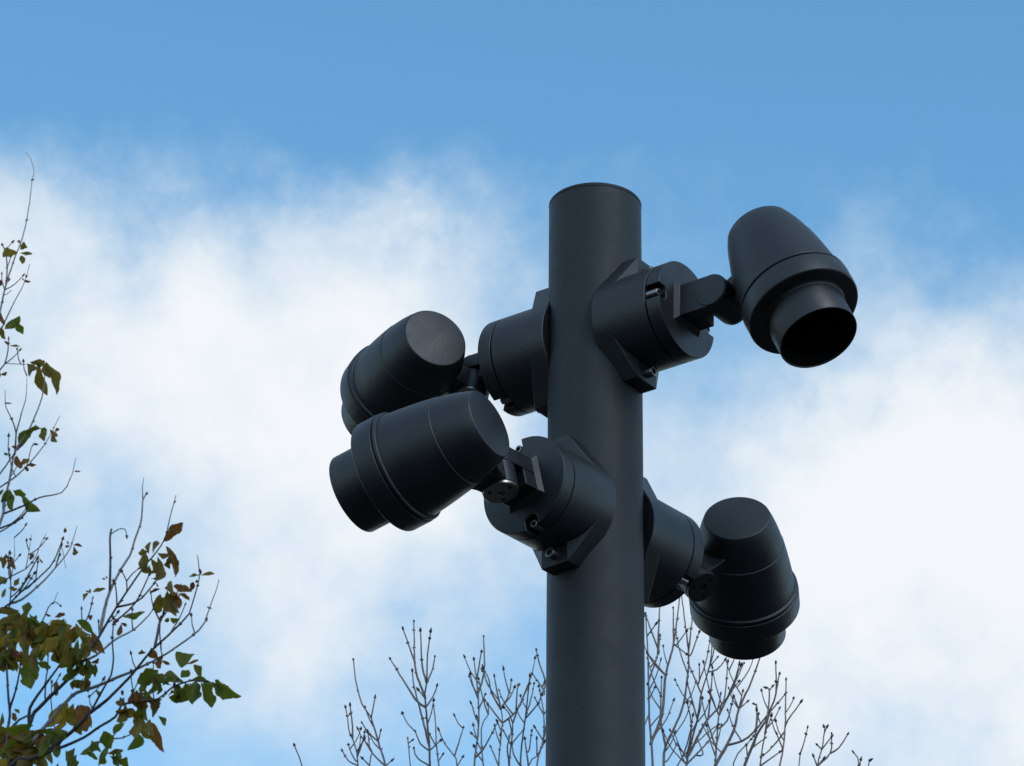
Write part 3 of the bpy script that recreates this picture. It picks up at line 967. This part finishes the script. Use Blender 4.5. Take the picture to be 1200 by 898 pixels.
vA, vB, vC, vD = LV(0, 600, 5.986), LV(120, 560, 5.282), LV(0, 740, 5.687), LV(130, 720, 5.044)
vE, vF = LV(0, 170, 3.59), LV(0, 410, 4.276)
TB = [  # (points, r0, r1, tone)
    ([(-10, 960)] + vC([(100, 800), (170, 680), (210, 590), (230, 540), (330, 440), (500, 270), (600, 130), (680, 0)]) + vB([(90, 800), (240, 575), (310, 490), (380, 390), (420, 240), (455, 110)]), 3.9, 0.5, 0),
    ([(-10, 985), (15, 905)] + vC([(200, 760), (250, 690), (330, 600), (440, 470), (510, 410), (620, 375), (850, 280)]) + vD([(110, 345), (280, 260), (400, 185), (520, 95), (570, 20)]) + vB([(640, 880), (665, 800), (695, 720), (722, 630)]), 3.8, 0.5, 1),
    ([(-30, 985)] + vC([(80, 895), (200, 850), (290, 815), (380, 745), (450, 690), (520, 630), (600, 545), (720, 450), (850, 320)]) + vD([(150, 325), (240, 215), (370, 95), (460, 0)]) + vB([(540, 830), (575, 720), (598, 630), (600, 560), (588, 480)]), 4.2, 0.5, 0),
    (vC([(290, 820), (430, 765), (560, 705), (680, 625), (770, 570)]) + vD([(60, 540), (130, 520), (280, 500), (350, 440), (460, 395), (560, 395)]), 2.2, 0.9, 0),
    (vC([(640, 790), (650, 745), (740, 715)]) + vD([(0, 735), (70, 730), (125, 705)]), 1.2, 0.8, 0),
    ([(0, 985)] + vC([(40, 898), (45, 700), (65, 560), (55, 420), (45, 250), (40, 100)]) + vA([(60, 700), (75, 600), (75, 480), (65, 380)]), 2.8, 0.8, 0),
    (vC([(62, 520), (90, 440), (120, 330), (135, 230)]), 1.8, 1.0, 0),
    (vC([(190, 600), (200, 510), (300, 360), (400, 220), (440, 160)]), 2.4, 1.0, 0),
    ([(-60, 850)] + vC([(0, 675), (130, 590), (200, 555)]), 2.2, 1.4, 0),
    (vC([(65, 660), (130, 650), (200, 610)]), 1.2, 0.9, 0),
    (vC([(295, 450), (300, 400), (315, 260), (320, 170)]), 1.2, 0.8, 0),
    (vC([(610, 535), (690, 380), (740, 290), (755, 180), (748, 50)]) + vA([(795, 790)]), 1.6, 0.8, 0),
    (vA([(700, 830), (710, 800), (735, 680), (770, 560), (840, 420)]) + vB([(110, 570), (170, 480), (205, 370), (240, 270), (250, 140), (272, 100)]), 2.6, 0.9, 1),
    (vB([(250, 150), (248, 60), (256, 0)]), 0.7, 0.35, 0),
    (vA([(770, 560), (775, 300), (770, 200), (782, 120)]), 1.8, 1.2, 0),
    (vB([(50, 350), (60, 345), (100, 320), (140, 318), (150, 360)]), 0.8, 0.6, 0),
    (vB([(95, 800), (180, 780), (250, 740), (320, 655)]), 1.6, 0.9, 0),
    (vB([(60, 850), (90, 880), (200, 780), (250, 690), (290, 600)]), 1.5, 0.8, 0),
    (vB([(155, 700), (150, 640), (120, 580)]), 1.0, 0.7, 0), (vB([(150, 645), (190, 590), (222, 565)]), 1.0, 0.6, 0),
    (vB([(85, 790), (85, 690), (70, 640)]), 1.1, 0.7, 0),
    (vC([(548, 205), (640, 160), (750, 70)]) + vD([(60, 130), (130, 95), (210, 20)]) + vB([(290, 850), (310, 820)]), 1.8, 0.8, 1),
    (vD([(240, 195), (290, 40)]) + vB([(375, 850), (392, 770)]), 2.0, 1.4, 0),
    ([(-60, 850), (-30, 760)] + vA([(0, 700), (75, 640), (150, 560), (250, 480), (350, 385), (395, 310), (440, 190)]), 2.3, 0.8, 0),
    (vA([(80, 650), (150, 615), (290, 500), (390, 390), (490, 260), (540, 100)]), 1.9, 0.4, 1),
    ([(-40, 720)] + vA([(0, 510), (80, 450), (180, 400), (250, 320), (270, 260), (325, 150)]), 1.8, 0.35, 0),
    (vA([(130, 575), (190, 460), (260, 330)]), 1.3, 0.9, 0), (vA([(240, 490), (265, 360)]), 0.9, 0.7, 0), (vA([(375, 375), (430, 240)]), 0.9, 0.6, 0), (vA([(390, 388), (418, 310)]), 0.8, 0.6, 0),
    (vA([(430, 230), (445, 300), (462, 395)]), 0.5, 0.35, 0), (vA([(75, 480), (100, 330), (100, 180)]), 0.8, 0.3, 0), (vA([(180, 400), (205, 270), (220, 160)]), 0.8, 0.3, 0),
    (vA([(300, 760), (340, 670), (380, 630), (420, 655)]), 0.9, 0.6, 0), (vA([(375, 635), (408, 560)]), 0.5, 0.3, 0), (vA([(550, 850), (620, 730), (650, 610)]), 1.1, 0.8, 0), (vA([(580, 790), (575, 770), (572, 680)]), 0.9, 0.8, 0),
    ([(-40, 700)] + vF([(0, 870), (20, 780), (50, 640), (75, 510), (150, 390), (210, 240), (225, 130)]), 2.9, 0.7, 1),
    ([(-30, 600)] + vF([(0, 690), (60, 650), (130, 590), (180, 530), (240, 450), (300, 330)]), 1.6, 0.4, 0),
    (vF([(15, 825), (120, 780), (200, 740), (310, 715), (350, 650), (365, 610), (380, 540)]), 1.7, 0.35, 0),
    (vF([(70, 520), (80, 420), (60, 350), (30, 290), (25, 200)]), 1.4, 0.35, 0),
    (vF([(82, 420), (110, 310), (130, 240), (135, 130)]), 1.2, 0.3, 0),
    ([(-30, 590)] + vF([(0, 620), (50, 550), (70, 525)]), 1.3, 0.9, 0),
    (vF([(130, 590), (140, 560), (160, 480), (175, 472)]), 0.8, 0.6, 0),
    (vF([(120, 780), (140, 800), (80, 860), (0, 895)]), 1.0, 1.4, 0),
    ([(-40, 640)] + vA([(0, 140), (60, 105), (150, 45), (200, -20)]), 1.5, 0.7, 0),
    ([(-18, 440)] + vE([(0, 700), (20, 610), (60, 480), (95, 390), (120, 270), (135, 150), (143, 110), (130, 60), (108, 30)]), 2.0, 0.3, 1),
    ([(-14, 410)] + vE([(5, 775), (50, 680), (100, 585), (125, 500)]), 1.4, 0.35, 0),
    (vE([(18, 615), (30, 540), (25, 460), (10, 420)]), 1.2, 0.8, 0), (vE([(28, 530), (45, 470)]), 0.8, 0.6, 0), (vE([(15, 635), (25, 630), (48, 612)]), 0.8, 0.5, 0),
    ([(-25, 470)] + vF([(0, 100), (25, 70), (40, 0)]) + vE([(36, 820)]), 1.5, 0.8, 0), (vF([(22, 75), (60, 45), (97, 5)]), 1.0, 0.6, 0), (vF([(35, 70), (80, 71), (130, 73)]), 0.6, 0.5, 0),
]
for pts, r0, r1, tone in TB:
    fine = r1 < 0.55
    T1.branch(pts, r0 * 0.9, r1 * 0.9, tone, bud_end=not fine and r1 < 1.1, slope=None)


extra_twigs(T1, (60, 720, 240, 880), 26, (14, 46), 1.35, (0.7, 1.0), 31)
extra_twigs(T1, (0, 600, 80, 720), 12, (12, 34), 1.25, (0.65, 0.9), 32)
extra_twigs(T1, (0, 260, 40, 600), 12, (10, 28), 1.25, (0.6, 0.9), 33)


# leaves: a shared set of curled, folded blades; each leaf is an object of its own
def leaf_mesh(k):
    """blade with a midrib fold, drooping tip, toothed and slightly lobed rim, curled edges"""
    rng = random.Random(100 + k)
    n = 13
    curl, fold, twist = rng.uniform(0.1, 1.3), rng.uniform(0.25, 0.95), rng.uniform(-0.9, 0.9)
    skew, side = rng.uniform(-0.16, 0.16), rng.uniform(-0.25, 0.25)
    peak = rng.uniform(0.42, 0.62)
    lob, ph = rng.uniform(0.05, 0.24), rng.uniform(0, 6.3)
    bm = bmesh.new()
    rows = []
    for i in range(n + 1):
        t = i / n
        w = math.sin(math.pi * t ** (math.log(0.5) / math.log(peak))) ** 0.85 if 0 < t < 1 else 0.0
        w = max(w, 0.035 if i == 0 else 0.012)
        a0 = t * curl
        kk = 1.0 / math.sin(min(curl, 1.35)) if curl > 0.05 else 1.0 / curl
        yy, zz = math.sin(a0) * kk, -(1 - math.cos(a0)) * kk
        row = []
        for c in (-1, -0.55, 0, 0.55, 1):
            ww = w
            if abs(c) == 1:
                ww = w * (1 + lob * math.sin(11 * t + ph + c) + (0.035 if i % 2 else -0.03))
            x = 0.5 * c * ww * (1 + side * c)
            z = abs(c) ** 1.4 * fold * 0.5 * ww + 0.07 * math.sin(8 * t + 3 * c + ph) * w * abs(c)
            a = twist * (t - 0.3)
            row.append(bm.verts.new((x * math.cos(a) - z * math.sin(a) + skew * math.sin(math.pi * t), yy, zz + (x * math.sin(a) + z * math.cos(a)) * 0.6)))
        rows.append(row)
    for a, b in zip(rows, rows[1:]):
        for j in range(4):
            f = bm.faces.new((a[j], a[j + 1], b[j + 1], b[j]))
            f.smooth = True
    me = bpy.data.meshes.new('leaf')
    bm.to_mesh(me)
    bm.free()
    return me


LEAF = {c: [] for c in M_LEAF}
for c in M_LEAF:
    for k in range(10):
        me = leaf_mesh(k * 5 + ord(c))
        me.materials.append(M_LEAF[c])
        LEAF[c].append(me)
rngL = random.Random(3)


def leaf(base, tip, width, c, dz=None):
    Yb = T1.depth(*base)
    p0 = at(base[0], base[1], Yb + rngL.uniform(-4, 4) * KL)
    ln = math.hypot(tip[0] - base[0], tip[1] - base[1])
    p1 = at(tip[0], tip[1], Yb + (rngL.uniform(-0.55, 0.55) * ln if dz is None else dz) * KL)
    y = (p1 - p0)
    l = y.length
    y.normalize()
    z = (CAM - p0).normalized()
    x = y.cross(z).normalized()
    z = x.cross(y)
    an = rngL.uniform(-0.95, 0.95)
    x2 = x * math.cos(an) + z * math.sin(an)
    if rngL.random() < 0.5:
        x2 = -x2
    z2 = x2.cross(y)
    w = width * 1.08 * KL / max(0.6, math.cos(an))
    o = bpy.data.objects.new('leaf', rngL.choice(LEAF[c]))
    col.objects.link(o)
    o.parent = lt
    Mx = frame(p0, x2 * w, y * l, z2 * (0.5 * w + 0.3 * l))
    o.matrix_basis = Matrix.Translation(-Vector(lt.location)) @ Mx


def LF_(view_, s, items):
    for b, t, w, c in items:
        q = view_([b, t])
        leaf(q[0], q[1], w / s, c)


LF_(vE, 3.59, [((75, 455), (0, 445), 40, 'y'), ((85, 440), (105, 410), 25, 'o'), ((85, 455), (140, 455), 15, 'o'), ((90, 465), (95, 495), 26, 'o'), ((85, 400), (75, 420), 16, 'b'),
               ((20, 775), (80, 740), 38, 'g'), ((60, 745), (102, 790), 30, 'g'), ((5, 705), (10, 760), 24, 'b'), ((5, 765), (15, 812), 24, 'o'), ((100, 570), (130, 575), 11, 'r'),
               ((100, 570), (92, 560), 8, 'r'), ((20, 570), (46, 562), 13, 'r'), ((40, 845), (85, 847), 9, 'o'), ((35, 840), (20, 830), 10, 'o'), ((8, 570), (-5, 585), 22, 'r')])
LF_(vF, 4.276, [((135, 70), (190, 130), 62, 'o'), ((190, 55), (205, 225), 42, 'o'), ((230, 60), (295, 225), 50, 'o'), ((150, 62), (235, 62), 36, 'o'), ((215, 60), (235, 130), 40, 'o'),
                ((185, 390), (95, 460), 48, 'g'), ((150, 400), (200, 388), 22, 'g'), ((215, 390), (220, 460), 34, 'o'), ((195, 392), (250, 410), 28, 'g'), ((250, 400), (290, 440), 25, 'b'),
                ((262, 415), (280, 480), 30, 'o'), ((275, 410), (298, 395), 12, 'r'), ((275, 412), (290, 392), 8, 'r'), ((75, 500), (110, 480), 20, 'r'), ((85, 530), (100, 600), 36, 'b'), ((78, 500), (62, 480), 16, 'r'),
                ((100, 570), (150, 550), 26, 'b'), ((130, 575), (182, 580), 16, 'b'), ((120, 580), (140, 612), 16, 'b'), ((45, 525), (20, 520), 14, 'g'),
                ((45, 700), (20, 760), 36, 'g'), ((50, 700), (55, 800), 40, 'g'), ((65, 705), (130, 730), 34, 'g'), ((110, 715), (160, 810), 34, 'g'), ((20, 700), (-10, 722), 20, 'g'),
                ((370, 610), (407, 610), 9, 'r'), ((20, 270), (62, 268), 9, 'r'), ((5, 125), (38, 118), 18, 'o'), ((5, 120), (-10, 135), 22, 'o')])
LF_(vA, 5.986, [((520, 240), (520, 320), 36, 'o'), ((510, 235), (578, 243), 17, 'r'), ((490, 235), (450, 250), 17, 'r'), ((485, 230), (468, 203), 11, 'r'), ((455, 148), (458, 110), 20, 'b'),
                ((30, 310), (25, 400), 38, 'b'), ((50, 330), (110, 410), 36, 'b'), ((70, 330), (38, 298), 26, 'r'), ((240, 290), (210, 335), 28, 'b'), ((270, 320), (305, 362), 13, 'b'), ((10, 310), (0, 355), 26, 'o'),
                ((60, 320), (100, 345), 26, 'r'), ((140, 465), (90, 510), 32, 'o'), ((130, 540), (75, 550), 26, 'o'), ((40, 535), (15, 605), 26, 'o'), ((0, 450), (35, 510), 60, 'g'), ((200, 450), (172, 478), 22, 'b'),
                ((60, 540), (120, 530), 24, 'g'), ((185, 745), (190, 625), 58, 'g'), ((140, 750), (65, 695), 62, 'y'), ((170, 800), (262, 728), 62, 'g'), ((300, 760), (340, 850), 80, 'g'), ((270, 790), (250, 855), 40, 'g'),
                ((380, 740), (460, 713), 30, 'b'), ((395, 755), (450, 815), 40, 'b'), ((360, 730), (318, 718), 16, 'r'), ((650, 562), (738, 538), 26, 'o'), ((622, 572), (573, 622), 27, 'o'), ((630, 570), (598, 550), 11, 'o'),
                ((633, 572), (632, 540), 16, 'o'), ((742, 470), (722, 463), 10, 'b'), ((750, 472), (750, 450), 14, 'r'), ((620, 725), (645, 755), 34, 'r'), ((800, 770), (838, 765), 16, 'r'), ((810, 775), (800, 800), 14, 'r')])
LF_(vB, 5.282, [((375, 395), (512, 275), 58, 'b'), ((355, 405), (290, 460), 40, 'o'), ((290, 470), (272, 395), 32, 'o'), ((280, 460), (228, 455), 38, 'o'), ((270, 465), (240, 560), 50, 'o'), ((290, 540), (260, 600), 44, 'o'),
                ((300, 500), (350, 605), 60, 'o'), ((340, 490), (375, 678), 62, 'o'), ((340, 465), (430, 490), 36, 'o'), ((410, 490), (495, 592), 60, 'b'), ((440, 670), (542, 692), 40, 'b'), ((460, 715), (550, 742), 27, 'b'),
                ((400, 700), (440, 842), 72, 'o'), ((440, 720), (470, 805), 48, 'b'), ((360, 720), (330, 845), 58, 'o'), ((370, 740), (452, 857), 42, 'o'), ((360, 690), (295, 712), 16, 'r'), ((345, 680), (333, 648), 9, 'r'),
                ((420, 690), (470, 760), 50, 'b'), ((265, 830), (120, 862), 38, 'g'), ((562, 645), (550, 692), 28, 'r'), ((600, 602), (538, 613), 17, 'o'), ((610, 605), (690, 590), 20, 'o'), ((605, 605), (605, 563), 17, 'r'),
                ((575, 650), (600, 630), 18, 'r'), ((420, 865), (470, 893), 34, 'g'), ((410, 865), (395, 898), 26, 'g'), ((680, 810), (645, 800), 10, 'r')])
LF_(vC, 5.687, [((200, 205), (200, 378), 118, 'g'), ((240, 205), (322, 240), 44, 'g'), ((440, 150), (497, 223), 62, 'g'), ((520, 110), (540, 195), 38, 'g'),
                ((450, 475), (335, 645), 92, 'y'), ((490, 480), (440, 625), 74, 'o'), ((520, 490), (560, 705), 84, 'b'), ((530, 490), (622, 645), 70, 'b'), ((430, 560), (395, 695), 54, 'y'), ((500, 600), (530, 690), 50, 'o'),
                ((215, 680), (125, 722), 54, 'g'), ((250, 690), (200, 755), 44, 'y'), ((690, 665), (740, 785), 82, 'g'), ((660, 730), (600, 780), 54, 'g'), ((700, 820), (812, 795), 30, 'b'), ((730, 830), (820, 885), 56, 'g'),
                ((700, 835), (670, 880), 44, 'g'), ((560, 330), (480, 370), 50, 'o'), ((570, 340), (600, 370), 40, 'b'), ((590, 330), (545, 380), 30, 'r'), ((620, 220), (560, 260), 70, 'g'), ((600, 210), (665, 190), 24, 'r'),
                ((80, 540), (105, 600), 34, 'b'), ((60, 690), (110, 740), 30, 'b'), ((15, 540), (5, 640), 26, 'o'), ((90, 520), (130, 540), 22, 'o'), ((640, 390), (680, 440), 24, 'o'), ((650, 240), (620, 245), 30, 'g')])
LF_(vD, 5.044, [((495, 235), (378, 318), 84, 'g'), ((430, 300), (522, 272), 16, 'b'), ((535, 372), (500, 298), 36, 'g'), ((280, 330), (162, 405), 72, 'g'), ((300, 350), (258, 445), 62, 'g'), ((350, 330), (390, 435), 84, 'g'),
                ((420, 330), (462, 372), 52, 'g'), ((440, 400), (410, 530), 72, 'g'), ((490, 400), (490, 525), 74, 'g'), ((530, 405), (605, 552), 64, 'g'), ((595, 400), (690, 495), 72, 'g'), ((615, 390), (752, 487), 66, 'g'),
                ((470, 388), (562, 390), 32, 'g'), ((340, 488), (405, 500), 42, 'g'), ((360, 440), (370, 485), 30, 'b'), ((310, 350), (320, 440), 56, 'g'), ((290, 255), (280, 325), 36, 'b'), ((290, 270), (347, 302), 16, 'b'), ((280, 262), (318, 250), 26, 'b'),
                ((180, 208), (180, 240), 36, 'b'), ((230, 210), (252, 255), 40, 'b'), ((60, 50), (55, 132), 27, 'b'), ((60, 50), (107, 75), 18, 'r'), ((40, 40), (15, 48), 16, 'r'),
                ((60, 572), (140, 600), 50, 'o'), ((160, 600), (152, 740), 66, 'o'), ((155, 700), (150, 805), 66, 'g'), ((190, 620), (210, 725), 52, 'o'), ((240, 640), (315, 818), 58, 'b'), ((105, 570), (40, 635), 52, 'o'), ((85, 640), (10, 705), 42, 'g'),
                ((130, 580), (185, 622), 52, 'o'), ((232, 620), (240, 735), 42, 'o'), ((235, 560), (275, 592), 60, 'g'), ((250, 510), (322, 522), 62, 'g'), ((170, 515), (205, 562), 52, 'b'), ((80, 490), (58, 552), 42, 'b'), ((120, 470), (152, 545), 34, 'b'),
                ((275, 600), (322, 632), 20, 'g'), ((150, 460), (205, 520), 30, 'r'), ((75, 480), (60, 450), 18, 'r'), ((130, 470), (125, 440), 14, 'r'), ((25, 815), (72, 862), 54, 'g'), ((40, 868), (112, 900), 52, 'g'), ((0, 830), (66, 803), 22, 'b'),
                ((210, 560), (170, 600), 50, 'g'), ((90, 560), (30, 590), 40, 'o')])


def scatter(poly, n, cols, size, droop):
    xs, ys = [p[0] for p in poly], [p[1] for p in poly]
    k = 0
    while k < n:
        x, y = rngL.uniform(min(xs), max(xs)), rngL.uniform(min(ys), max(ys))
        ins = False
        j = len(poly) - 1
        for i in range(len(poly)):
            if (poly[i][1] > y) != (poly[j][1] > y) and x < (poly[j][0] - poly[i][0]) * (y - poly[i][1]) / (poly[j][1] - poly[i][1]) + poly[i][0]:
                ins = not ins
            j = i
        if not ins:
            continue
        an = rngL.gauss(math.pi / 2, droop)
        ln = rngL.uniform(*size)
        leaf((x, y - ln * 0.4), (x + ln * math.cos(an), y - ln * 0.4 + ln * math.sin(an)), ln * rngL.uniform(0.26, 0.46), rngL.choice(cols))
        k += 1


# the two dense clumps at the lower left
scatter([(0, 735), (12, 722), (40, 730), (75, 733), (100, 742), (112, 752), (108, 764), (84, 768), (60, 766), (40, 778), (0, 782)], 90, 'gggooooyyb', (18, 34), 0.7)
scatter([(-30, 740), (0, 740), (0, 790), (-30, 800)], 8, 'ggo', (15, 30), 0.9)
scatter([(0, 870), (15, 872), (30, 865), (55, 860), (66, 872), (50, 890), (38, 905), (0, 915)], 56, 'gggoooyb', (18, 34), 0.7)
scatter([(70, 868), (100, 872), (140, 885), (135, 905), (60, 905)], 12, 'ggg', (14, 26), 0.9)
# fuller sprays along the limbs, smaller and raggeder than the traced blades
scatter([(165, 788), (182, 780), (200, 786), (222, 800), (236, 800), (232, 812), (208, 812), (180, 806), (166, 800)], 12, 'ggggo', (14, 24), 0.6)
scatter([(140, 818), (165, 812), (182, 822), (180, 835), (160, 838), (138, 832)], 12, 'goobbg', (12, 22), 0.6)
scatter([(62, 800), (84, 796), (100, 800), (98, 812), (70, 815)], 7, 'obgr', (10, 18), 0.8)
scatter([(86, 768), (108, 764), (114, 790), (96, 800), (88, 790)], 9, 'gggo', (14, 24), 0.6)
scatter([(180, 650), (196, 640), (206, 660), (200, 700), (184, 690)], 5, 'oobb', (14, 22), 0.5)

# the 300 largest leaves stay objects of their own; the smallest of them are joined into one part
leaves = sorted((o for o in lt.children if o.name.startswith('leaf')), key=lambda o: -(o.matrix_basis.col[0].length * o.matrix_basis.col[1].length))
bm = bmesh.new()
mat_list = list(M_LEAF.values())
for o in leaves[300:]:
    mi = mat_list.index(o.data.materials[0])
    vs = [bm.verts.new(o.matrix_basis @ v_.co) for v_ in o.data.vertices]
    for p_ in o.data.polygons:
        f = bm.faces.new([vs[k] for k in p_.vertices])
        f.smooth = True
        f.material_index = mi
    bpy.data.objects.remove(o)
me = bpy.data.meshes.new('foliage')
bm.to_mesh(me)
bm.free()
for m_ in mat_list:
    me.materials.append(m_)
fo = bpy.data.objects.new('foliage', me)
col.objects.link(fo)
fo.parent = lt
fo['kind'] = 'stuff'
